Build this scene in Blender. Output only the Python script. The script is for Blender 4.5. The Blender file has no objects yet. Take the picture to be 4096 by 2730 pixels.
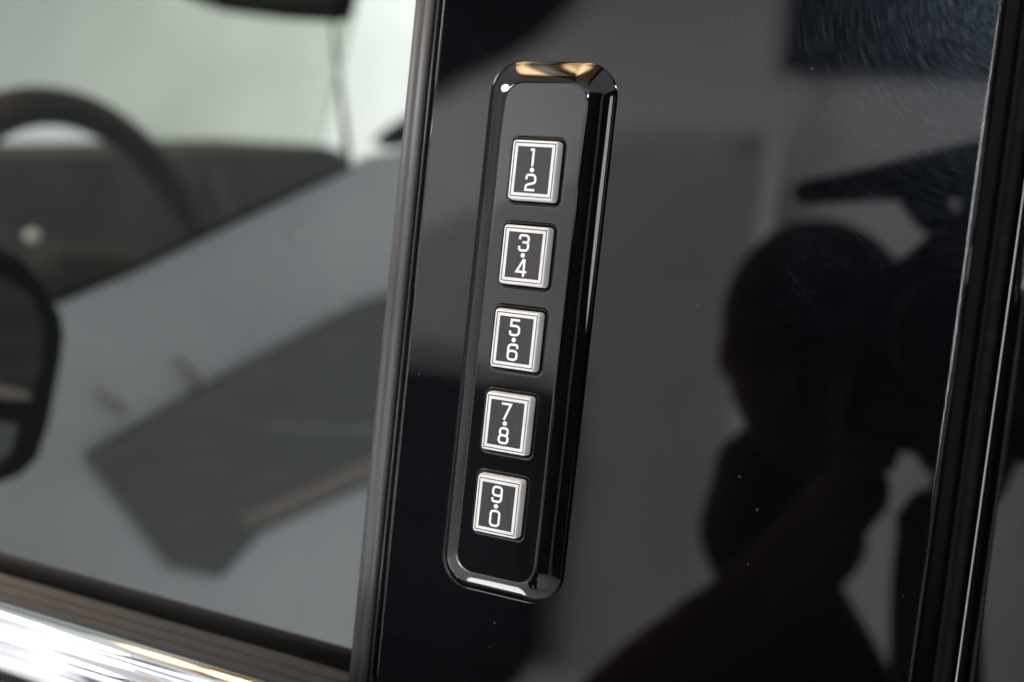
import bpy, bmesh, math, random
from mathutils import Vector, Matrix
random.seed(7)
S = 0.001                                    # build in millimetres
scene = bpy.context.scene
C = scene.collection
# ------------------------------------------------------------------ camera
cd = bpy.data.cameras.new('camera'); cam = bpy.data.objects.new('camera', cd); C.objects.link(cam)
right = Vector((0.920765, 0.375436, 0.106021)); up = Vector((-0.121724, 0.018284, 0.992396)); back = Vector((0.370642, -0.926668, 0.062534))
m = Matrix.Identity(4)
for i in range(3): m[i][0] = right[i]; m[i][1] = up[i]; m[i][2] = back[i]
m.translation = Vector((82.21, -207.03, 13.68)) * S
cam.matrix_world = m
cd.lens = 35; cd.sensor_width = 36; cd.sensor_fit = 'HORIZONTAL'; cd.clip_start = 0.01; cd.clip_end = 100
cd.dof.use_dof = True; cd.dof.focus_distance = 0.224; cd.dof.aperture_fstop = 6.8
scene.camera = cam
# ------------------------------------------------------------------ light
w = bpy.data.worlds.new('World'); scene.world = w; w.use_nodes = True
w.node_tree.nodes['Background'].inputs[0].default_value = (0.94, 0.97, 1.0, 1); w.node_tree.nodes['Background'].inputs[1].default_value = 0.66
scene.view_settings.view_transform = 'Standard'; scene.view_settings.look = 'None'
scene.view_settings.exposure = 0.0; scene.view_settings.gamma = 1.0
def lamp(name, kind, loc, target, power, col=(1,1,1), size=0.1, size_y=None, angle=None):
    d = bpy.data.lights.new(name, kind); o = bpy.data.objects.new(name, d); C.objects.link(o)
    d.energy = power; d.color = col
    if kind == 'AREA':
        d.size = size
        if size_y: d.shape = 'ELLIPSE'; d.size_y = size_y
    else: d.shadow_soft_size = size
    if angle: d.spot_size = math.radians(angle); d.spot_blend = 0.6
    o.location = Vector(loc) * S
    o.rotation_euler = (Vector(target) - Vector(loc)).to_track_quat('-Z', 'Y').to_euler()
    return o
lamp('overhead_fill', 'AREA', (-2300, -1300, 1200), (-300, 0, -50), 30, (1, 0.98, 0.96), 1.1, 0.5)  # added soft lamp for the buttons and chrome
lamp('rear_spot', 'AREA', (235, -2000, 740), (60, 0, 0), 6, (0.95, 0.97, 1.0), 0.11)
lamp('rear_softbox', 'AREA', (2500, -850, 350), (0, 0, 0), 8, (0.96, 0.97, 1.0), 0.8, 0.9)
lamp('wall_wash', 'AREA', (-1500, -1250, -1050), (-500, -3000, -200), 62, (0.97, 0.965, 1.0), 0.9, 0.5)  # added lamp brightening the wall mirrored in the trim
lamp('upper_wall_wash', 'AREA', (700, -1500, 1350), (-700, -3000, 500), 30, (0.93, 0.95, 1.0), 0.8, 0.4)  # added lamp for the upper part of that wall
lamp('floor_wash', 'AREA', (-1700, -1900, 1000), (-1700, -2200, -1230), 52, (0.98, 0.99, 1.0), 0.8, 0.8)  # added lamp, pools light on the floor for the chrome
lamp('bevel_fill', 'AREA', (-400, -330, -1180), (-400, -330, 0), 4.5, (0.98, 0.99, 1.0), 0.34, 0.5)  # added lamp under the door, whitens the keypad's bottom bevel
lamp('far_wall_wash', 'AREA', (-1500, 2200, 1900), (-2400, 4000, 500), 58, (0.98, 1.0, 0.97), 1.2, 0.6)  # added lamp brightening the wall behind the cabin
lamp('ceiling_wash', 'SPOT', (-620, -550, 900), (-620, -450, 1700), 950, (1, 0.93, 0.82), 0.03, angle=78)
scene.cycles.max_bounces = 10; scene.cycles.glossy_bounces = 6; scene.cycles.transparent_max_bounces = 16
scene.cycles.caustics_reflective = True; scene.cycles.sample_clamp_indirect = 6
scene.cycles.use_denoising = True

# ------------------------------------------------------------------ helpers
def V(*p): return Vector(p) * S
def obj(name, bm, mat, parent=None, smooth=True, weighted=False, bevel=0):
    me = bpy.data.meshes.new(name); bmesh.ops.recalc_face_normals(bm, faces=bm.faces); bm.to_mesh(me); bm.free()
    if smooth:
        for p in me.polygons: p.use_smooth = True
    o = bpy.data.objects.new(name, me); C.objects.link(o)
    me.materials.append(mat)
    if parent: o.parent = parent
    if bevel:
        b = o.modifiers.new('bevel', 'BEVEL'); b.width = bevel * S; b.segments = 3; b.limit_method = 'ANGLE'; b.angle_limit = math.radians(30)
    if weighted or bevel:
        wn = o.modifiers.new('wn', 'WEIGHTED_NORMAL'); wn.keep_sharp = True; wn.weight = 100
    return o
def tag(o, label=None, cat=None, group=None, kind=None):
    if label: o['label'] = label
    if cat: o['category'] = cat
    if group: o['group'] = group
    if kind: o['kind'] = kind
    return o
def thing(name, loc, label, cat, group=None):
    o = bpy.data.objects.new(name, None); C.objects.link(o); o.location = V(*loc); o.empty_display_size = 0.01
    o.matrix_world = Matrix.Translation(V(*loc))
    return tag(o, label, cat, group)
def put(o, parent):                           # parent while keeping world coordinates
    def world(q): return (world(q.parent) @ q.matrix_parent_inverse if q.parent else Matrix.Identity(4)) @ q.matrix_basis
    o.parent = parent; o.matrix_parent_inverse = world(parent).inverted(); return o
def rrect(hx, hz, r, cx=0, cz=0, seg=10):
    pts = []
    for (sx, sz, a0) in ((1, 1, 0), (-1, 1, 90), (-1, -1, 180), (1, -1, 270)):
        for k in range(seg + 1):
            a = math.radians(a0 + 90 * k / seg)
            pts.append((cx + sx * (hx - r) + r * math.cos(a), cz + sz * (hz - r) + r * math.sin(a)))
    return pts
def loft(bm, loops, closed=True, cap0=False, cap1=False):
    vs = [[bm.verts.new(V(*p)) for p in lp] for lp in loops]
    n = len(vs[0])
    for a, b in zip(vs, vs[1:]):
        for i in range(n if closed else n - 1):
            j = (i + 1) % n; bm.faces.new((a[i], a[j], b[j], b[i]))
    if cap0: bm.faces.new(vs[0][::-1])
    if cap1: bm.faces.new(vs[-1])
    return vs
def prism(pts3, vec, bm=None):                # polygon of 3d points extruded along vec
    bm = bm or bmesh.new()
    a = [bm.verts.new(V(*p)) for p in pts3]; b = [bm.verts.new(V(p[0] + vec[0], p[1] + vec[1], p[2] + vec[2])) for p in pts3]
    bm.faces.new(a); bm.faces.new(b[::-1]); n = len(a)
    for i in range(n): bm.faces.new((a[i], b[i], b[(i + 1) % n], a[(i + 1) % n]))
    return bm
def box(c, h, bm=None):
    x, y, z = c; a, b, d = h
    return prism([(x - a, y - b, z - d), (x + a, y - b, z - d), (x + a, y - b, z + d), (x - a, y - b, z + d)], (0, 2 * b, 0), bm)
def extrude_profile(prof, axis, t0, t1, n=1):  # open/closed profile of 2d points; axis 'z': prof=(x,y); axis 'x': prof=(y,z)
    bm = bmesh.new(); loops = []
    for k in range(n + 1):
        t = t0 + (t1 - t0) * k / n
        loops.append([(p[0], p[1], t) if axis == 'z' else (t, p[0], p[1]) for p in prof])
    loft(bm, loops, True, True, True); return bm
def tube(path, rad, bm=None, seg=10, caps=True):
    bm = bm or bmesh.new(); loops = []
    P = [Vector(p) for p in path]; nrm = None
    for i, p in enumerate(P):
        t = (P[min(i + 1, len(P) - 1)] - P[max(i - 1, 0)]).normalized()
        if nrm is None: nrm = t.orthogonal().normalized()
        nrm = (nrm - t * nrm.dot(t)).normalized(); bn = t.cross(nrm)
        r = rad[i] if isinstance(rad, (list, tuple)) else rad
        loops.append([tuple(p + nrm * r * math.cos(2 * math.pi * k / seg) + bn * r * math.sin(2 * math.pi * k / seg)) for k in range(seg)])
    loft(bm, loops, True, caps, caps); return bm
def fillet(pts, seg=6):                        # pts: (x, z, radius) -> rounded polyline
    out = [pts[0][:2]]
    for i in range(1, len(pts) - 1):
        p0, p, p1 = Vector(pts[i - 1][:2]), Vector(pts[i][:2]), Vector(pts[i + 1][:2]); r = pts[i][2] if len(pts[i]) > 2 else 0
        if r <= 0: out.append(tuple(p)); continue
        a, b = (p0 - p).normalized(), (p1 - p).normalized(); ang = a.angle(b)
        if ang > 3.1: out.append(tuple(p)); continue
        d = min(r / math.tan(ang / 2), (p0 - p).length * 0.5, (p1 - p).length * 0.5); rr = d * math.tan(ang / 2)
        c = p + (a + b).normalized() * (rr / math.sin(ang / 2)); s, e = p + a * d - c, p + b * d - c
        a0 = math.atan2(s.y, s.x); da = math.atan2(e.y, e.x) - a0
        while da > math.pi: da -= 2 * math.pi
        while da < -math.pi: da += 2 * math.pi
        for k in range(seg + 1): out.append((c.x + rr * math.cos(a0 + da * k / seg), c.y + rr * math.sin(a0 + da * k / seg)))
    out.append(pts[-1][:2]); return out

# ------------------------------------------------------------------ materials
def mat(name, base, rough=0.5, metal=0.0, ior=1.5, spec=0.5, **kw):
    mt = bpy.data.materials.new(name); mt.use_nodes = True; b = mt.node_tree.nodes['Principled BSDF']
    b.inputs['Base Color'].default_value = (*base, 1); b.inputs['Roughness'].default_value = rough; b.inputs['Metallic'].default_value = metal
    b.inputs['IOR'].default_value = ior; b.inputs['Specular IOR Level'].default_value = spec
    for k, v in kw.items(): b.inputs[k.replace('_', ' ')].default_value = v
    return mt
def N(mt, typ, **kw):
    n = mt.node_tree.nodes.new(typ)
    for k, v in kw.items():
        if k.startswith('in_'): n.inputs[k[3:].replace('_', ' ')].default_value = v
        else: setattr(n, k, v)
    return n
def link(mt, a, b): mt.node_tree.links.new(a, b)
def add_noise_color(mt, c0, c1, scale, detail=4, lo=0.35, hi=0.65, vec=None, rough=None, bump=0):
    b = mt.node_tree.nodes['Principled BSDF']; tc = N(mt, 'ShaderNodeTexCoord'); mp = N(mt, 'ShaderNodeMapping')
    if vec: mp.inputs['Scale'].default_value = vec
    link(mt, tc.outputs['Object'], mp.inputs['Vector'])
    nz = N(mt, 'ShaderNodeTexNoise', in_Scale=scale, in_Detail=detail); link(mt, mp.outputs[0], nz.inputs['Vector'])
    cr = N(mt, 'ShaderNodeValToRGB'); cr.color_ramp.elements[0].position = lo; cr.color_ramp.elements[1].position = hi
    cr.color_ramp.elements[0].color = (*c0, 1); cr.color_ramp.elements[1].color = (*c1, 1)
    link(mt, nz.outputs['Fac'], cr.inputs['Fac']); link(mt, cr.outputs[0], b.inputs['Base Color'])
    if rough:
        mr = N(mt, 'ShaderNodeMapRange'); mr.inputs['To Min'].default_value = rough[0]; mr.inputs['To Max'].default_value = rough[1]
        link(mt, nz.outputs['Fac'], mr.inputs['Value']); link(mt, mr.outputs[0], b.inputs['Roughness'])
    if bump:
        bp = N(mt, 'ShaderNodeBump', in_Strength=0.5, in_Distance=bump); link(mt, nz.outputs['Fac'], bp.inputs['Height']); link(mt, bp.outputs[0], b.inputs['Normal'])
    return mt
def gloss_black(name, swirl=None, wave=0.00005, ior=1.5, scratch=1.0, dust=1.0, base=(0.0014, 0.0015, 0.002)):
    """Piano-black trim: mirror-like clear surface carrying hairline scratches, polishing swirls with painted haze, and dust."""
    mt = mat(name, base, 0.022, ior=ior); nt = mt.node_tree; b = nt.nodes['Principled BSDF']; out = nt.nodes['Material Output']
    tc = N(mt, 'ShaderNodeTexCoord'); pos = tc.outputs['Object']
    def math_(op, a, bb=None, clamp=False):
        n = N(mt, 'ShaderNodeMath', operation=op); n.use_clamp = clamp
        for i, x in enumerate((a, bb)):
            if x is None: continue
            if isinstance(x, (int, float)): n.inputs[i].default_value = x
            else: link(mt, x, n.inputs[i])
        return n.outputs[0]
    total = None
    # hairline scratches in several directions
    for k, (ang, sc, st, th) in enumerate(((20, 5200, 26, 0.70), (-50, 4600, 22, 0.71), (75, 6000, 30, 0.71), (-8, 5600, 18, 0.71), (118, 5000, 34, 0.72))):
        mp0 = N(mt, 'ShaderNodeMapping'); mp0.inputs['Rotation'].default_value = (0, math.radians(ang), 0); link(mt, pos, mp0.inputs['Vector'])
        mp = N(mt, 'ShaderNodeMapping'); mp.inputs['Scale'].default_value = (st, 1, sc); mp.inputs['Location'].default_value = (3.1 * k, k, 1.7 * k); link(mt, mp0.outputs[0], mp.inputs['Vector'])
        nz = N(mt, 'ShaderNodeTexNoise', in_Scale=1.0, in_Detail=1.0); link(mt, mp.outputs[0], nz.inputs['Vector'])
        big = N(mt, 'ShaderNodeTexNoise', in_Scale=26.0 + 7 * k, in_Detail=2.0); link(mt, pos, big.inputs['Vector'])
        g = math_('MULTIPLY', math_('SUBTRACT', big.outputs['Fac'], 0.5), 5, True)
        s = math_('MULTIPLY', math_('MULTIPLY', math_('SUBTRACT', nz.outputs['Fac'], th - 0.06), 14, True), g)
        total = s if total is None else math_('ADD', total, s)
    total = math_('MULTIPLY', total, 0.012 * scratch)
    sm = N(mt, 'ShaderNodeTexNoise', in_Scale=18.0, in_Detail=5.0, in_Roughness=0.7, in_Distortion=1.5); link(mt, pos, sm.inputs['Vector'])
    total = math_('ADD', total, math_('MULTIPLY', math_('MULTIPLY', math_('SUBTRACT', sm.outputs['Fac'], 0.48), 5, True), 0.002))   # wiped film of dust
    if swirl:                                   # polishing marks drawn as rings round the lamp glint, plus painted haze
        sep = N(mt, 'ShaderNodeSeparateXYZ'); link(mt, pos, sep.inputs[0])
        dx = math_('SUBTRACT', sep.outputs[0], swirl[0] * S); dz = math_('SUBTRACT', sep.outputs[2], swirl[1] * S)
        r = math_('SQRT', math_('ADD', math_('MULTIPLY', dx, dx), math_('MULTIPLY', dz, dz))); th = math_('ARCTAN2', dz, dx)
        cb = N(mt, 'ShaderNodeCombineXYZ'); link(mt, math_('MULTIPLY', r, 5200), cb.inputs[0]); link(mt, math_('MULTIPLY', th, 5.0), cb.inputs[1])
        nz = N(mt, 'ShaderNodeTexNoise', in_Scale=1.0, in_Detail=2.0, in_Roughness=0.6); link(mt, cb.outputs[0], nz.inputs['Vector'])
        fall = math_('SUBTRACT', 1.0, math_('DIVIDE', r, swirl[2] * S), True); fall = math_('POWER', fall, 1.3)
        s = math_('MULTIPLY', math_('MULTIPLY', math_('SUBTRACT', nz.outputs['Fac'], 0.47), 3.6, True), fall)
        s = math_('ADD', s, math_('MULTIPLY', math_('POWER', fall, 2.5), 0.22))  # bluish haze around the lamp glint put into the finish
        total = math_('ADD', total, math_('MULTIPLY', s, swirl[3]))
    rough = N(mt, 'ShaderNodeBsdfGlossy', in_Roughness=0.33); rough.inputs['Color'].default_value = (0.58, 0.76, 1.0, 1)  # blue tint puts the sheen's colour into the scratches
    mx = N(mt, 'ShaderNodeMixShader'); link(mt, math_('MINIMUM', total, 0.25), mx.inputs[0]); link(mt, b.outputs[0], mx.inputs[1]); link(mt, rough.outputs[0], mx.inputs[2])
    # dust specks
    vo = N(mt, 'ShaderNodeTexVoronoi', in_Scale=230.0); link(mt, pos, vo.inputs['Vector'])
    sc = N(mt, 'ShaderNodeSeparateColor'); link(mt, vo.outputs['Color'], sc.inputs[0])
    dot = math_('LESS_THAN', vo.outputs['Distance'], math_('MULTIPLY', math_('SUBTRACT', sc.outputs[0], 0.62), 0.13 * dust))
    df = N(mt, 'ShaderNodeBsdfDiffuse'); df.inputs[0].default_value = (0.32, 0.31, 0.3, 1)
    m2 = N(mt, 'ShaderNodeMixShader'); link(mt, math_('MULTIPLY', dot, 0.32), m2.inputs[0]); link(mt, mx.outputs[0], m2.inputs[1]); link(mt, df.outputs[0], m2.inputs[2])
    # slow waviness of the moulded plastic
    wv = N(mt, 'ShaderNodeTexNoise', in_Scale=35.0, in_Detail=1.0); link(mt, pos, wv.inputs['Vector'])
    bp = N(mt, 'ShaderNodeBump', in_Strength=0.25, in_Distance=wave); link(mt, wv.outputs['Fac'], bp.inputs['Height']); link(mt, bp.outputs[0], b.inputs['Normal'])
    link(mt, m2.outputs[0], out.inputs['Surface']); return mt

M_pillar = gloss_black('piano_black_pillar', swirl=(98, 80, 88, 0.046))
M_rear = gloss_black('piano_black_rear', scratch=0.6, dust=0.4)
M_keypad = gloss_black('piano_black_keypad', scratch=0.25, wave=0.0012, dust=0.8, ior=1.62, base=(0.002, 0.002, 0.0022))
M_socket = mat('socket_black', (0.006, 0.006, 0.006), 0.25)
M_white = mat('white_button', (0.86, 0.85, 0.85), 0.28, spec=0.4, Subsurface_Weight=0.0)
add_noise_color(M_white, (0.70, 0.69, 0.675), (0.84, 0.835, 0.83), 190, 5, 0.28, 0.52)
M_print = mat('white_print', (0.9, 0.9, 0.9), 0.35)
M_face = mat('charcoal_print', (0.035, 0.035, 0.036), 0.35, spec=0.35); add_noise_color(M_face, (0.033, 0.033, 0.034), (0.043, 0.043, 0.044), 900, 4)
M_line = mat('grey_line', (0.045, 0.045, 0.048), 0.4)
M_rubber = mat('satin_rubber', (0.085, 0.082, 0.084), 0.42); add_noise_color(M_rubber, (0.047, 0.048, 0.053), (0.06, 0.061, 0.067), 40, 4, vec=(6, 6, 1), rough=(0.36, 0.5))
M_ridge = mat('ridge_rubber', (0.05, 0.048, 0.05), 0.22)
M_groove = mat('groove_black', (0.004, 0.004, 0.004), 0.7)
M_felt = mat('dusty_flock', (0.012, 0.012, 0.012), 0.9, spec=0.2); add_noise_color(M_felt, (0.004, 0.004, 0.0045), (0.016, 0.016, 0.018), 420, 5, 0.5, 0.85)
M_chrome = mat('chrome', (0.84, 0.85, 0.87), 0.1, 1.0); add_noise_color(M_chrome, (0.82, 0.83, 0.85), (0.86, 0.87, 0.89), 8, 2, rough=(0.09, 0.12))
M_belt = mat('belt_rubber', (0.05, 0.046, 0.042), 0.3); add_noise_color(M_belt, (0.042, 0.042, 0.044), (0.052, 0.052, 0.054), 30, 2, vec=(0.3, 1, 1), rough=(0.42, 0.5))
M_dash = mat('dash_vinyl', (0.035, 0.034, 0.035), 0.8, spec=0.12); add_noise_color(M_dash, (0.066, 0.067, 0.071), (0.086, 0.087, 0.092), 14, 5)
M_leather = mat('black_leather', (0.022, 0.021, 0.021), 0.65, spec=0.2); add_noise_color(M_leather, (0.024, 0.0245, 0.026), (0.036, 0.037, 0.039), 60, 5)
M_palerefl = mat('pale_reflection_grey', (0.27, 0.28, 0.295), 0.7, spec=0.3); add_noise_color(M_palerefl, (0.29, 0.305, 0.325), (0.39, 0.405, 0.425), 3.0, 3)  # tone of the pale wall mirrored in the window
M_darkgrey = mat('dark_grey', (0.06, 0.06, 0.061), 0.8, spec=0.15); add_noise_color(M_darkgrey, (0.082, 0.085, 0.09), (0.108, 0.111, 0.116), 25, 4, vec=(1, 0.4, 7))  # also paints the dark shape mirrored in the window
M_brown = mat('brown_streak', (0.22, 0.15, 0.11), 0.5); add_noise_color(M_brown, (0.13, 0.108, 0.097), (0.17, 0.14, 0.122), 30, 5, vec=(1, 1, 9))  # brown for the painted glass streaks and the housing band
M_black = mat('matte_black', (0.004, 0.004, 0.004), 0.55, spec=0.08)
M_darkface = mat('glossy_dark_face', (0.035, 0.036, 0.035), 0.3, spec=0.2); add_noise_color(M_darkface, (0.008, 0.009, 0.009), (0.022, 0.023, 0.022), 18, 3, vec=(0.3, 0.3, 4))
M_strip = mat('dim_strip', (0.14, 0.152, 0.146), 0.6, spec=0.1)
M_pale = mat('pale_glint', (0.45, 0.47, 0.45), 0.4); add_noise_color(M_pale, (0.42, 0.44, 0.42), (0.48, 0.5, 0.47), 40, 2)  # pale colour standing in for lamp glints
M_studio = mat('painted_wall', (0.62, 0.635, 0.61), 0.9, spec=0.2); add_noise_color(M_studio, (0.56, 0.585, 0.555), (0.70, 0.71, 0.695), 0.9, 4)
M_wall = mat('white_wall', (0.78, 0.775, 0.78), 0.9, spec=0.2); add_noise_color(M_wall, (0.72, 0.715, 0.72), (0.82, 0.815, 0.82), 1.2, 4)
M_partition = mat('grey_partition', (0.45, 0.44, 0.45), 0.8); add_noise_color(M_partition, (0.36, 0.35, 0.36), (0.44, 0.43, 0.44), 1.5, 4)
M_curtain = mat('black_cloth', (0.016, 0.017, 0.022), 0.9, spec=0.2)
M_floor = mat('concrete', (0.4, 0.4, 0.4), 0.6); add_noise_color(M_floor, (0.66, 0.66, 0.66), (0.76, 0.76, 0.755), 2.0, 6)
M_plank = mat('warm_planks', (0.5, 0.33, 0.18), 0.6); add_noise_color(M_plank, (0.30, 0.19, 0.10), (0.62, 0.44, 0.26), 5, 6, vec=(1, 9, 1))
M_beam = mat('dark_beam', (0.012, 0.009, 0.007), 0.7)
M_navy = mat('navy_cloth', (0.010, 0.012, 0.017), 0.9, spec=0.2); add_noise_color(M_navy, (0.008, 0.010, 0.014), (0.014, 0.016, 0.022), 12, 4)
M_skin = mat('skin', (0.16, 0.075, 0.045), 0.7, spec=0.08); add_noise_color(M_skin, (0.038, 0.013, 0.006), (0.05, 0.018, 0.009), 25, 4)
M_cambody = mat('camera_plastic', (0.006, 0.006, 0.007), 0.6, spec=0.15)
def glass_mat(name, tint, ior=1.5, gain=1.0):
    mt = bpy.data.materials.new(name); mt.use_nodes = True; nt = mt.node_tree; nt.nodes.clear()
    out = N(mt, 'ShaderNodeOutputMaterial'); tr = N(mt, 'ShaderNodeBsdfTransparent'); tr.inputs[0].default_value = (*tint, 1)
    gl = N(mt, 'ShaderNodeBsdfGlossy', in_Roughness=0.01); fr = N(mt, 'ShaderNodeFresnel', in_IOR=ior)
    mx = N(mt, 'ShaderNodeMixShader'); link(mt, fr.outputs[0], mx.inputs[0]); link(mt, tr.outputs[0], mx.inputs[1]); link(mt, gl.outputs[0], mx.inputs[2])
    link(mt, mx.outputs[0], out.inputs['Surface']); return mt
M_glass = glass_mat('window_glass', (0.93, 0.95, 0.94), 1.06)
M_wind = glass_mat('windscreen_glass', (0.86, 0.88, 0.84), 1.1)

PY = 6.5                                        # plane of the pillar panel
PL = 2.2                                        # plane of the keypad face
# ================================================================== setting (seen in the reflections and through the glass)
def slab(name, bm, mt): return tag(obj(name, bm, mt, smooth=False), kind='structure')
slab('floor', box((-500, -1000, -1260), (5000, 5000, 30)), M_floor)
slab('wall_facing_car', box((-1000, -3060, 300), (4500, 40, 1530)), M_wall)
slab('wall_beyond_car', box((-3000, 4000, 600), (5000, 40, 1830)), M_studio)
ceil = slab('ceiling', box((-360, 250, 1760), (800, 2250, 20)), M_beam)
for k in range(2, 7):                             # lit wooden planks under the ceiling
    put(obj('plank', box((-1590 + 300 * k, 250, 1722), (143, 2240, 14)), M_plank, smooth=False, bevel=4), ceil)
for x in (-620, 300):
    b = thing('ceiling_beam', (x, 250, 1640), 'dark beam crossing the wooden ceiling, ' + {-620: 'above the steering wheel', 300: 'nearest the car tail'}[x], 'beam', 'ceiling beams')
    put(obj('timber', box((x, 250, 1640), (38, 2240, 66)), M_beam, smooth=False, bevel=6), b)
# grey partition with a sloping end, black cabinet, black screens: dark shapes mirrored in the trim
t = thing('partition', (-700, -2900, -1230), 'grey free-standing partition with a sloping end facing the car', 'partition')
put(obj('board', prism([(-2300, -2900, -1230), (-355, -2900, -1230), (-355, -2900, 449), (-900, -2900, 445), (-1035, -2900, 405), (-1280, -2900, 232), (-1640, -2900, 55), (-2300, -2900, -200)], (0, -50, 0)), M_partition, smooth=False), t)
put(obj('post', box((-372, -2880, -300), (28, 18, 930)), M_wall, smooth=False), t)
t = thing('cabinet', (-1450, -2700, -1230), 'tall black cabinet standing in front of the partition', 'cabinet')
put(obj('body', box((-1430, -2780, -800), (480, 70, 470)), M_curtain, smooth=False, bevel=8), t)
t = thing('floor_blackout', (-1500, -2200, -1226), 'added black mat darkening the mirrored floor in front of the cabinet', 'mat')  # added to keep the mirrored floor dark below the cabinet
put(obj('sheet', box((-1420, -2220, -1224), (500, 480, 5)), M_curtain, smooth=False, bevel=2), t)
t = thing('wall_screen', (120, -2980, 980), 'wide black screen high on the wall facing the car', 'screen')
put(obj('panel', box((230, -2975, 980), (620, 30, 235)), M_curtain, smooth=False, bevel=6), t)
t = thing('blackout', (1500, -2600, -1230), 'added unseen dark cloth backdrop standing behind the photographer', 'blackout')  # put in so the keypad's right bevel mirrors something dark
put(obj('cloth', box((1480, -2600, 100), (850, 20, 1320)), M_curtain, smooth=False), t)
for x in (620, 2340): put(obj('stand', tube([(x, -2600, -1230), (x, -2600, 1450)], 16), M_black), t)
t = thing('side_blackout', (2800, -1100, -1230), 'added unseen dark cloth backdrop beside the car tail, behind the lamp', 'blackout')  # second added cloth, darkens the bevel's outer part
put(obj('cloth', box((2800, -1100, 100), (20, 1500, 1320)), M_curtain, smooth=False), t)
for y in (-2620, 420): put(obj('stand', tube([(2800, y, -1230), (2800, y, 1450)], 16), M_black), t)
t = thing('black_drape', (-1500, -2950, 900), 'black drape hanging from the top of the wall', 'drape')
put(obj('cloth', prism([(-2300, -2940, 1500), (-1000, -2940, 1500), (-1090, -2940, 980), (-1200, -2940, 860), (-1330, -2940, 775), (-1480, -2940, 710), (-1620, -2940, 630), (-2300, -2940, 560)], (0, -30, 0)), M_curtain, smooth=False), t)

# ================================================================== front door
door = thing('front_door', (-200, 10, -120), 'front car door with gloss black pillar trim, side window and chrome belt moulding', 'car door')
# pillar trim: rounded long edges
e = 1.6
prof = [(-30.6, PY + 6), (-30.6, PY + e), (-30.45, PY + 0.75), (-30.0, PY + 0.25), (-29.2, PY)]
prof += [(89.6, PY), (90.3, PY + 0.12), (90.75, PY + 0.42), (91.0, PY + 1.0), (91.05, PY + 6)]
put(obj('pillar_trim', extrude_profile(prof, 'z', -91, 140, 1), M_pillar, weighted=True), door)
# vertical window seal: broad satin lip with two shallow ribs, then two fine ridges
prof = [(-38.6, 20), (-38.6, 9.5), (-38.2, 8.4), (-37.4, 7.8), (-36.3, 7.55), (-35.6, 7.75), (-35.3, 7.85), (-35.0, 7.75), (-34.3, 7.5), (-33.6, 7.55), (-33.1, 7.8), (-32.85, 8.3), (-32.8, 9.5), (-32.8, 20)]
put(obj('window_seal', extrude_profile(prof, 'z', -110, 160, 2), M_rubber), door)
prof = [(-32.35, 14), (-32.35, 8.6), (-32.2, 8.1), (-31.95, 7.95), (-31.7, 8.1), (-31.55, 8.6), (-31.55, 14)]
put(obj('seal_ridge', extrude_profile(prof, 'z', -110, 160, 2), M_ridge), door)
put(obj('seal_channel', box((-34, 17, 20), (4.4, 3, 140)), M_groove, smooth=False), door)
# side window
put(obj('window_pane', box((-470, 24, 160), (434, 2, 262)), M_glass, smooth=False), door)
# belt weatherstrip: upper lip, dark slot, ribbed strip
prof = [(24, -100), (18.2, -100), (18.0, -89.6), (18.4, -88.4), (19.4, -88.0), (20.6, -88.6), (21.0, -90), (24, -92)]
put(obj('glass_run_lip', extrude_profile(prof, 'x', -800, -38.0, 2), M_groove), door)
put(obj('belt_slot', box((-420, 14.7, -102), (381, 3.0, 7)), M_groove, smooth=False), door)
prof = [(11.5, -104), (10.6, -91.0), (10.2, -90.0), (9.2, -89.6), (8.1, -90.1), (7.6, -91.2), (7.0, -91.4), (6.2, -90.9), (5.2, -91.1), (4.5, -92.2), (3.9, -92.6), (3.2, -92.1), (2.2, -92.2), (1.4, -93.0), (1.0, -94.2), (1.0, -104)]
put(obj('weatherstrip', extrude_profile(prof, 'x', -800, -38.0, 2), M_belt), door)
# chrome belt moulding, running on below the pillar trim
prof = [(6, -116), (0.6, -116), (0.6, -94.6), (0.3, -93.6), (-0.8, -93.2), (-2.4, -93.9), (-3.6, -95.2), (-4.2, -96.8), (-4.35, -97.6), (-4.1, -98.1), (-4.2, -98.7), (-5.2, -99.6), (-6.2, -101.2), (-6.8, -103.6), (-6.9, -106.2), (-6.2, -108.6), (-4.8, -110.2), (-2.6, -111.2), (0, -112), (6, -114)]
put(obj('belt_moulding', extrude_profile(prof, 'x', -800, 93.5, 4), M_chrome), door); chrome_prof = prof
put(obj('door_skin', box((-353, 14, -200), (446, 16, 84)), M_rear, smooth=False, bevel=5), door)
put(obj('frame_return', box((31, 15, 20), (57, 2.4, 125)), M_groove, smooth=False), door)

# ================================================================== rear door
rdoor = thing('rear_door', (140, 10, -120), 'gloss black edge of the rear door beyond the narrow shut gap', 'car door')
prof = [(99.0, PY + 9), (99.0, PY + 2.6), (99.15, PY + 1.7), (99.6, PY + 0.9), (100.4, PY + 0.35), (101.4, PY + 0.12), (520, PY - 0.8), (520, PY + 9)]
put(obj('pillar_trim', extrude_profile(prof, 'z', -91.5, 160, 1), M_rear, weighted=True), rdoor)
prof = [(95.0, 30), (95.0, 13.2), (95.4, 12.2), (96.3, 11.7), (97.3, 12.0), (97.9, 13.0), (98.0, 30)]
put(obj('gap_seal', extrude_profile(prof, 'z', -120, 160, 1), M_felt), rdoor)
put(obj('gap_back', box((95.2, 28, 20), (4.4, 1.5, 140)), M_groove, smooth=False), rdoor)

put(obj('belt_moulding', extrude_profile(chrome_prof, 'x', 98.0, 520, 2), M_chrome), rdoor)
put(obj('door_skin', box((309, 14, -200), (211, 16, 84)), M_rear, smooth=False, bevel=5), rdoor)
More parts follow.
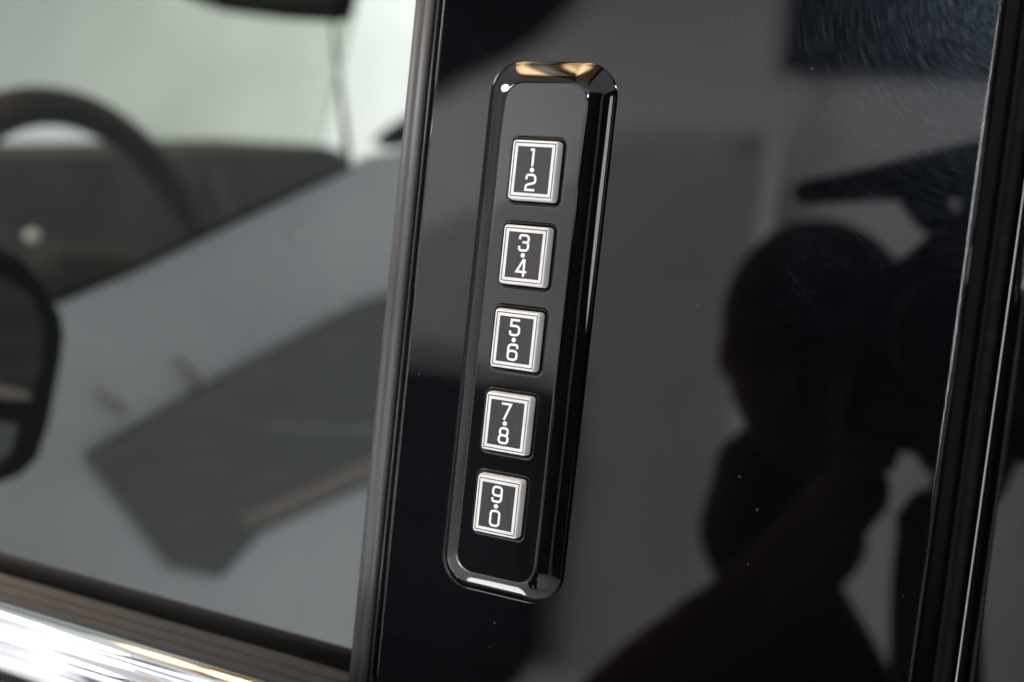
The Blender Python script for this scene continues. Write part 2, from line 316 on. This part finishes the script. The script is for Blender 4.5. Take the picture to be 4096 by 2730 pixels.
# ================================================================== keypad
kp = thing('door_keypad', (0.3, PY, -60), 'gloss black entry keypad with five white-edged number buttons on the door pillar', 'keypad')
KX, KZ, HX, HZ, KR = 0.3, 1.5, 15.1, 61.7, 7.6
side = [(0, 0), (0, 0.55)]                     # (inset, height): crowned bevel with soft ends
for k in range(31):
    a = math.radians(90 * k / 30); side.append((5.4 * (1 - math.cos(a) ** (2 / 1.32)), 0.9 + 3.4 * math.sin(a) ** (2 / 1.32)))
side += [(5.8, 4.3), (6.3, 4.3)]
bm = bmesh.new(); loops = []
for d, h in side:
    loops.append([(x, PY - h, z) for x, z in rrect(HX - d, HZ - d, max(KR - d * 0.62, 1.2), KX, KZ, 12)])
vs = loft(bm, loops)
PLY = PY - 4.3
edges = [bm.edges.get((vs[-1][i], vs[-1][(i + 1) % len(vs[-1])])) for i in range(len(vs[-1]))]
BZ = [38, 19, 0, -19, -38]
hole_prof = [(1.0, 0.0), (0.75, 0.0), (0.5, 0.03), (0.25, 0.12), (0.08, 0.3), (0.0, 0.6), (0.0, 2.6)]   # outward offset, depth: softly rounded rim
for z in BZ:
    lp = []
    for off, dep in hole_prof:
        lp.append([(x, PLY + dep, zz) for x, zz in rrect(5.9 + off, 7.04 + off, 1.0 + off, 0.08, z, 6)])
    hv = loft(bm, lp, True, False, True)
    edges += [bm.edges.get((hv[0][i], hv[0][(i + 1) % len(hv[0])])) for i in range(len(hv[0]))]
bmesh.ops.triangle_fill(bm, use_beauty=True, use_dissolve=False, edges=edges, normal=(0, -1, 0))
put(obj('housing', bm, M_keypad), kp)

# ---- digits as rounded strokes
def stroke(bm, pts, wd, y0, y1, closed=False):
    P = [Vector(p) for p in pts]
    if (P[0] - P[-1]).length < 1e-6: P.pop(); closed = True
    Q = [P[0]]
    for p in P[1:]:
        if (p - Q[-1]).length > 1e-4: Q.append(p)
    P = Q; n = len(P); L, Rr = [], []
    for i in range(n):
        a = P[(i - 1) % n] if closed or i > 0 else None; b = P[(i + 1) % n] if closed or i < n - 1 else None
        d0 = (P[i] - a).normalized() if a is not None else None; d1 = (b - P[i]).normalized() if b is not None else None
        if d0 is None: d0 = d1
        if d1 is None: d1 = d0
        n0 = Vector((-d0.y, d0.x)); n1 = Vector((-d1.y, d1.x)); mm = (n0 + n1).normalized(); k = 1 / max(mm.dot(n0), 0.45)
        L.append(P[i] + mm * wd / 2 * k); Rr.append(P[i] - mm * wd / 2 * k)
    tl = [bm.verts.new(V(p.x, y0, p.y)) for p in L]; tr = [bm.verts.new(V(p.x, y0, p.y)) for p in Rr]
    bl = [bm.verts.new(V(p.x, y1, p.y)) for p in L]; br = [bm.verts.new(V(p.x, y1, p.y)) for p in Rr]
    for i in range(n if closed else n - 1):
        j = (i + 1) % n
        bm.faces.new((tl[i], tl[j], tr[j], tr[i])); bm.faces.new((bl[i], br[i], br[j], bl[j]))
        bm.faces.new((tl[i], bl[i], bl[j], tl[j])); bm.faces.new((tr[i], tr[j], br[j], br[i]))
    if not closed:
        bm.faces.new((tl[0], tr[0], br[0], bl[0])); bm.faces.new((tl[-1], bl[-1], br[-1], tr[-1]))
A, B = 1.06, 1.68
def rr(a, z0, z1, r):
    p = rrect(a, (z1 - z0) / 2, r, 0, (z0 + z1) / 2, 5); return p + [p[0]]
D = {
 '0': [rr(A, -B, B, 0.72)],
 '1': [[(-0.75, B), (0.0, B), (0.0, -1.97)]],
 '2': [fillet([(-A, 0.62), (-A, B, 0.8), (A, B, 0.8), (A, -0.02, 0.55), (-A, -0.62, 0.6), (-A, -B), (1.12, -B)])],
 '3': [fillet([(-A, 0.75), (-A, B, 0.75), (A, B, 0.75), (A, 0.14, 0.6), (-0.35, 0.14)]), fillet([(-0.35, 0.14), (A, 0.14, 0.6), (A, -B, 0.75), (-A, -B, 0.75), (-A, -0.72)])],
 '4': [[(0.42, 1.97), (0.38, 1.9), (-1.1, -0.9), (1.28, -0.9)], [(0.58, 1.97), (0.58, -1.97)]],
 '5': [fillet([(A, B), (-0.92, B), (-1.0, 0.36), (A, 0.36, 0.75), (A, -B, 0.8), (-A, -B, 0.8), (-A, -0.75)])],
 '6': [fillet([(A, 0.85), (A, B, 0.72), (-A, B, 0.72), (-A, -0.4)]), rr(A, -B, 0.28, 0.72)],
 '7': [[(-1.2, B), (1.05, B), (-0.35, -1.97)]],
 '8': [rr(0.92, 0.06, B, 0.62), rr(A, -B, 0.06, 0.7)],
 '9': [fillet([(-A, -0.85), (-A, -B, 0.72), (A, -B, 0.72), (A, 0.4)]), rr(A, -0.28, B, 0.72)],
}
for n, z in enumerate(BZ):
    d1, d2 = '12 34 56 78 90'.split()[n]
    bm = bmesh.new(); lp = []
    for hx, hz, r, y in ((5.66, 6.80, 0.8, 4.4), (5.60, 6.74, 0.8, 2.0), (5.50, 6.64, 0.75, 0.9), (5.42, 6.56, 0.7, 0.45), (5.33, 6.46, 0.6, 0.18), (5.22, 6.35, 0.5, 0.04), (5.05, 6.16, 0.4, 0.0)):
        lp.append([(x, y, zz) for x, zz in rrect(hx, hz, r, 0, z, 5)])
    loft(bm, lp, True, True, True)
    btn = put(obj('button', bm, M_white, weighted=True), kp)
    btn['label'] = 'number button reading %s over %s' % (d1, d2)
    bm = bmesh.new(); stroke(bm, [(-4.83, z - 5.92), (4.83, z - 5.92), (4.83, z + 5.92), (-4.83, z + 5.92), (-4.83, z - 5.92)], 0.22, -0.012, 0.05)
    put(obj('border_line', bm, M_line, smooth=False), btn)
    put(obj('label_field', box((0, 0.02, z), (4.06, 0.035, 5.14)), M_face, smooth=False), btn)
    for ch, dz in ((d1, 2.77), (d2, -2.77)):
        bm = bmesh.new()
        for path in D[ch]: stroke(bm, [(p[0] - 0.22, p[1] + z + dz) for p in path], 0.53, -0.035 - 0.002 * len(bm.verts) / 200, -0.004)
        put(obj('numeral', bm, M_print, smooth=False), btn)['label'] = 'white numeral ' + ch
    bm = bmesh.new(); ring = [(-0.2 + 0.53 * math.cos(a * math.pi / 12), z + 0.53 * math.sin(a * math.pi / 12)) for a in range(24)]
    loft(bm, [[(x, -0.004, zz) for x, zz in ring], [(x, -0.035, zz) for x, zz in ring]], True, True, True)
    put(obj('dot', bm, M_print, smooth=False), btn)

# ================================================================== cabin seen through the window, and slabs painting what the glass mirrors
def face_x(name, pts, X, depth, mt, parent, bevel=6):   # outline given in (y, z) at a fore-aft position
    return put(obj(name, prism([(X, y, z) for y, z in pts], (-depth, 0, 0)), mt, smooth=True, bevel=bevel), parent)
dash = thing('dashboard', (-900, 900, -150), 'dark grey dashboard top blurred behind the window, below the windscreen', 'dashboard')
face_x('top_pad', [(300, 40), (628, 92), (909, 140), (1290, 210), (1345, 212), (1385, 190), (1420, 160), (1470, -151), (300, -200)], -900, 260, M_dash, dash, 14)
for (y, z, r) in ((502, 5, 7), (627, -17, 8)):
    bm = bmesh.new(); bmesh.ops.create_uvsphere(bm, u_segments=16, v_segments=10, radius=r * S, matrix=Matrix.Translation(V(-702, y, z)))
    put(obj('glint_ball', bm, M_pale), dash)  # pale ball painting a blurred lamp glint
    put(obj('glint_holder', tube([(-704, y, z), (-905, y + 2, z)], 2.2), M_dash), dash)
put(obj('trim_strip', tube([(-893, 985, 128), (-893, 1030, 60), (-893, 1085, 0)], 8), M_darkgrey), dash)
pan = thing('pale_reflection', (-450, 500, -240), 'pale grey panel standing in for a pale wall mirrored in the window, sloping top edge', 'panel')  # pale wall mirrored in the glass, coloured onto a slab
face_x('skin', [(100, -52), (254, -38), (298, -33), (363, -10), (445, 24), (643, 105), (682, 122), (753, 139), (900, 152), (1300, 165), (2200, 175), (2200, -534), (60, -534)], -450, 8, M_palerefl, pan, 3)
put(obj('edge_line', tube([(-449, 254, -37), (-449, 298, -32), (-449, 363, -9), (-449, 445, 25), (-449, 643, 105)], 3.0), M_black), pan)
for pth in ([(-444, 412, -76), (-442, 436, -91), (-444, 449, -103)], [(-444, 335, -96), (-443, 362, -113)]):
    put(obj('warm_glint', tube(pth, [1.2, 3.0, 1.6][:len(pth)]), M_brown), pan)  # brown bars stand in for warm streaks mirrored in the glass
for (y, z) in ((566, 32), (640, -34)):
    bm = bmesh.new(); bmesh.ops.create_uvsphere(bm, u_segments=14, v_segments=8, radius=4.5 * S, matrix=Matrix.Translation(V(-447, y, z)))
    put(obj('glint_ball', bm, M_pale), pan)  # small pale balls in place of out-of-focus highlights
drefl = thing('dark_reflection', (-445, 600, -270), 'dark grey angular block standing in for a dark shape mirrored in the glass', 'reflection')  # dark slab in place of a shape the window mirrors
face_x('block', [(331, -142), (468, -95), (686, -29), (900, 12), (1300, 40), (2100, 50), (2100, -240), (1300, -222), (804, -222), (545, -240), (493, -270), (430, -246)], -442, 6, M_darkgrey, drefl, 2)
face_x('brown_reflection', [(2050, -190), (1300, -182), (950, -180), (768, -188), (684, -200), (514, -219), (518, -232), (688, -219), (774, -212), (950, -205), (1300, -206), (2050, -215)], -441, 4, M_brown, drefl, 1)  # brown bar for a streak mirrored in the window
face_x('faint_reflection', [(534, -139), (740, -162), (740, -170), (535, -144)], -441, 3, M_strip, drefl, 1)  # pale bar painting a faint mirrored streak
rhouse = thing('rounded_housing', (-350, 150, -125), 'black housing with rounded corners and glossy face at the left edge', 'mirror')  # stand-in for a dark rounded shape of unknown kind
face_x('housing', [(60, 12), (149, 7), (164, 3), (181, -2), (199, -17), (210, -34), (213, -45), (212, -58), (207, -94), (201, -113), (189, -121), (175, -123), (60, -123)], -350, 34, M_black, rhouse, 5)
face_x('upper_face', [(70, -9), (150, -11), (166, -14), (183, -22), (193, -38), (194, -60), (188, -75), (155, -70), (70, -64)], -347.5, 4, M_darkface, rhouse, 1)
face_x('brown_band', [(70, -62), (155, -66), (170, -69), (187, -74), (187, -78), (171, -76), (155, -73), (70, -70)], -346, 3, M_brown, rhouse, 0.6)
face_x('lower_face', [(70, -80), (156, -85), (172, -88), (182, -91), (179, -105), (173, -109), (159, -112), (70, -112)], -347.5, 4, M_darkgrey, rhouse, 1)
# steering wheel
sw = thing('steering_wheel', (-700, 580, -230), 'dark leather steering wheel blurred behind the window glass', 'steering wheel')
bm = bmesh.new(); cs = Vector((-700, 580, -40)); RW, tl = 185, math.radians(15); loops = []
for k in range(48):
    a = 2 * math.pi * k / 48; d = Vector((-math.sin(a) * math.sin(tl), math.cos(a), math.sin(a) * math.cos(tl))); nrm = Vector((math.cos(tl), 0, math.sin(tl)))
    loops.append([tuple(cs + d * (RW + 20 * math.cos(b * math.pi / 6)) + nrm * 17 * math.sin(b * math.pi / 6)) for b in range(12)])
loops.append(loops[0]); loft(bm, loops); bmesh.ops.remove_doubles(bm, verts=bm.verts, dist=1e-6)
put(obj('rim', bm, M_leather), sw)
put(obj('hub', box((-712, 580, -50), (26, 62, 50)), M_leather, bevel=20), sw)
for a in (0, 180, 270):
    d = Vector((-math.sin(math.radians(a)) * math.sin(tl), math.cos(math.radians(a)), math.sin(math.radians(a)) * math.cos(tl)))
    put(obj('spoke', tube([tuple(cs + d * 45), tuple(cs + d * 120), tuple(cs + d * 180)], [22, 16, 13]), M_leather), sw)
# rear-view mirror and its cable, windscreen, far mirror
rv = thing('rear_view_mirror', (-610, 720, 280), 'black rear-view mirror hanging into the top of the window view', 'mirror')
prof = [(-760, 305), (-727, 292), (-689, 282), (-600, 273), (-535, 270), (-522, 274), (-518, 285), (-521, 330), (-560, 345), (-740, 340)]
put(obj('shell', prism([(x, 705, z) for x, z in prof], (0, 34, 0)), M_black, bevel=6), rv)
put(obj('stem', tube([(-640, 738, 330), (-660, 770, 400), (-700, 800, 480)], 9), M_black), rv)
cb = obj('cable', tube([(-590, 800, 300), (-579, 800, 250), (-566, 800, 200), (-552, 800, 142), (-548, 800, 120)], [2.6, 2.8, 3.2, 4.5, 4.0]), M_darkgrey)
tag(cb, 'thin grey cable running down beside the rear-view mirror', 'cable')
ws = thing('windscreen', (-1000, 900, 150), 'green-tinted windscreen behind the steering wheel and dashboard', 'windscreen')
put(obj('pane', prism([(-1150, -300, 120), (-1150, 1640, 205), (-1000, 1490, 560), (-800, 1300, 900), (-800, -300, 900)], (-5, 0, 0)), M_wind, smooth=False), ws)
fm = thing('far_mirror', (-1000, 1650, 250), 'small dark wedge of the far side mirror beside the window seal', 'mirror')
face_x('shell', [(1640, 270), (1705, 312), (1790, 355), (1860, 375), (1870, 300), (1690, 262)], -1000, 30, M_black, fm, 8)

# ================================================================== photographer mirrored in the trim
def skin_mesh(name, verts, edges, mt, parent, sub=2):
    me = bpy.data.meshes.new(name); me.from_pydata([V(*v[:3]) for v in verts], edges, [])
    o = bpy.data.objects.new(name, me); C.objects.link(o); me.materials.append(mt)
    sk = o.modifiers.new('skin', 'SKIN'); sk.use_smooth_shade = True
    for i, v in enumerate(verts):
        r = v[3] if isinstance(v[3], tuple) else (v[3], v[3]); me.skin_vertices[0].data[i].radius = (r[0] * S, r[1] * S)
    me.skin_vertices[0].data[0].use_root = True
    ss = o.modifiers.new('sub', 'SUBSURF'); ss.levels = sub; ss.render_levels = sub
    return put(o, parent)
BODY = []
per = thing('person', (60, -800, -1230), 'person in dark T-shirt and cap holding a camera, mirrored in the gloss trim', 'person')
# body: pelvis, spine, neck, head, arms, legs
bv = [(110, -880, -660, (150, 105)), (108, -880, -570, (140, 100)), (85, -875, -490, (130, 90)), (30, -835, -385, (75, 66)), (-8, -780, -240, 58), (-10, -752, -140, 60),
      (-58, -785, -315, 50), (-92, -700, -330, 44), (-130, -600, -365, 40), (6, -570, -200, 33), (70, -500, -86, 24),
      (195, -855, -400, 56), (230, -740, -480, 47), (140, -610, -340, 38), (116, -545, -168, 31), (110, -500, -98, 25),
      (50, -880, -740, 90), (30, -860, -970, 62), (20, -880, -1190, 44), (185, -880, -740, 90), (205, -860, -970, 62), (210, -880, -1190, 44), (30, -780, -1215, 38), (220, -780, -1215, 38)]
be = [(0, 1), (1, 2), (2, 3), (3, 4), (4, 5), (3, 6), (6, 7), (7, 8), (8, 9), (9, 10), (2, 11), (11, 12), (12, 13), (13, 14), (14, 15), (0, 16), (16, 17), (17, 18), (18, 22), (0, 19), (19, 20), (20, 21), (21, 23)]
BODY.append(skin_mesh('body', bv, be, M_skin, per))
# T-shirt and trousers over the body
skin_mesh('shirt', [(108, -880, -660, (165, 118)), (108, -880, -570, (155, 112)), (85, -875, -490, (142, 100)), (24, -835, -385, (84, 76)), (-12, -785, -260, 66), (-56, -785, -315, 60), (-88, -706, -328, 54), (192, -855, -400, 66), (228, -755, -470, 60)], [(0, 1), (1, 2), (2, 3), (3, 4), (3, 5), (5, 6), (2, 7), (7, 8)], M_navy, per)
skin_mesh('trousers', [(110, -880, -650, (160, 112)), (50, -880, -740, 98), (30, -860, -960, 74), (20, -880, -1170, 58), (185, -880, -740, 98), (205, -860, -960, 74), (210, -880, -1170, 58)], [(0, 1), (1, 2), (2, 3), (0, 4), (4, 5), (5, 6)], M_navy, per)
# head with face, ears and a cap
bm = bmesh.new(); bmesh.ops.create_uvsphere(bm, u_segments=28, v_segments=20, radius=1)
for v in bm.verts:
    x, y, z = v.co; k = 1 - 0.22 * max(0, -z) ** 1.5
    nose = 16 * math.exp(-((x / 0.16) ** 2 + ((z + 0.12) / 0.22) ** 2)) if y < 0 else 0
    eye = -6 * sum(math.exp(-(((x - s * 0.38) / 0.2) ** 2 + ((z - 0.02) / 0.14) ** 2)) for s in (-1, 1)) if y < 0 else 0
    mouth = 4 * math.exp(-((x / 0.3) ** 2 + ((z + 0.52) / 0.08) ** 2)) if y > 0 else 0
    # the face looks towards the car (+y)
    v.co = Vector((-2 + x * 76 * k, -725 + y * 92 * k + ((16 * math.exp(-((x / 0.16) ** 2 + ((z + 0.12) / 0.22) ** 2)) - 6 * sum(math.exp(-(((x - s * 0.38) / 0.2) ** 2 + ((z - 0.02) / 0.14) ** 2)) for s in (-1, 1)) + mouth) if y > 0 else 0), -25 + z * 112)) * S
BODY.append(put(obj('head', bm, M_skin), per))
for s in (-1, 1):
    bm = bmesh.new(); bmesh.ops.create_uvsphere(bm, u_segments=12, v_segments=8, radius=1)
    for v in bm.verts: v.co = Vector((-2 + s * 76 + v.co.x * 9, -730 + v.co.y * 18, -30 + v.co.z * 30)) * S
    BODY.append(put(obj('ear', bm, M_skin), per))
bm = bmesh.new(); bmesh.ops.create_uvsphere(bm, u_segments=28, v_segments=16, radius=1)
for v in list(bm.verts):
    if v.co.z < -0.25: bm.verts.remove(v)
for v in bm.verts: v.co = Vector((-2 + v.co.x * 84, -728 + v.co.y * 100, 5 + v.co.z * 92)) * S
cap = put(obj('cap', bm, M_navy), per)
sol = cap.modifiers.new('thick', 'SOLIDIFY'); sol.thickness = 0.004
bm = bmesh.new(); loops = []
for r in (0.0, 0.5, 1.0):
    loops.append([(-2 + 70 * math.sin(a * math.pi / 12 - math.pi / 2) * (1 - 0.15 * r), -660 + 60 * r * max(0.0, math.cos(a * math.pi / 12 - math.pi / 2)) ** 0.6, 8 - 10 * r) for a in range(13)])
loft(bm, loops, False); br = put(obj('cap_brim', bm, M_navy), per); sol = br.modifiers.new('thick', 'SOLIDIFY'); sol.thickness = 0.004
bm = bmesh.new(); bmesh.ops.create_uvsphere(bm, u_segments=24, v_segments=16, radius=1)
for v in bm.verts:
    k = 1 + 0.05 * math.sin(7 * v.co.z + 3 * v.co.x); v.co = Vector((-14 + v.co.x * 78 * k, -775 + v.co.y * 62 * k, -190 + v.co.z * 105)) * S
put(obj('hood', bm, M_navy), per)
# hands: palm and five fingers closing on the camera grips
def hand(px, py, pz, sx):
    hv = [(px, py, pz, (24, 16)), (px + sx * -4, py + 22, pz + 40, (27, 15)), (px + sx * -6, py + 34, pz + 72, (26, 13))]
    BODY.append(skin_mesh('palm', hv, [(0, 1), (1, 2)], M_skin, per))
    for k in range(4):
        z0 = pz + 30 + 16 * k; ln = (0.85, 1.0, 1.0, 0.78)[k]
        BODY.append(skin_mesh('finger', [(px + sx * -10, py + 34, z0, 9.5), (px + sx * -8, py + 34 + 34 * ln, z0 + 3, 9), (px + sx * 14, py + 34 + 50 * ln, z0 + 3, 8.3), (px + sx * 30, py + 34 + 44 * ln, z0 + 2, 7.5)], [(0, 1), (1, 2), (2, 3)], M_skin, per, 1))
    BODY.append(skin_mesh('thumb', [(px, py + 10, pz + 40, 11), (px + sx * 18, py + 4, pz + 62, 10), (px + sx * 36, py + 14, pz + 74, 9)], [(0, 1), (1, 2)], M_skin, per, 1))
hand(63, -502, -93, 1); hand(124, -502, -102, -1)
# fuse trunk, head, ears and hands into one continuous body
bpy.context.view_layer.update(); dg = bpy.context.evaluated_depsgraph_get(); bm = bmesh.new()
for o in BODY:
    ev = o.evaluated_get(dg); me = ev.to_mesh(); bm.from_mesh(me); ev.to_mesh_clear()
for o in BODY: bpy.data.objects.remove(o)
fb = put(obj('body', bm, M_skin), per); rm = fb.modifiers.new('fuse', 'REMESH'); rm.mode = 'VOXEL'; rm.voxel_size = 0.005; rm.use_smooth_shade = True
# the photographer's camera, lens just behind the viewpoint, with a bar on its shoe
pc = thing('photo_camera', (112, -440, -54), 'black camera with a top handle held by the person mirrored in the trim', 'camera')
put(obj('lens_barrel', tube([(106, -338, 8), (106, -341, 8), (106, -395, 8), (106, -422, 8)], [32, 35, 37, 37], seg=32), M_cambody), pc)
put(obj('body', prism([(48, -420, -62), (176, -420, -62), (176, -420, 40), (150, -420, 50), (132, -420, 68), (84, -420, 68), (70, -420, 50), (48, -420, 44)], (0, -44, 0)), M_cambody, bevel=5), pc)
put(obj('handle', tube([(2, -438, 86), (8, -438, 88), (35, -438, 93), (64, -438, 99), (98, -438, 106), (140, -438, 116), (165, -438, 120)], [5, 8, 10, 13, 17, 20, 20], seg=14), M_cambody), pc)
put(obj('clamp', tube([(70, -440, 92), (84, -440, 80), (92, -440, 72)], [9, 12, 8], seg=10), M_cambody), pc)
put(obj('knob', tube([(128, -440, 84), (150, -440, 74)], [10, 13], seg=10), M_cambody), pc)
put(obj('shoe_post', tube([(108, -440, 60), (112, -440, 82), (118, -440, 104)], [20, 15, 19], seg=12), M_cambody), pc)
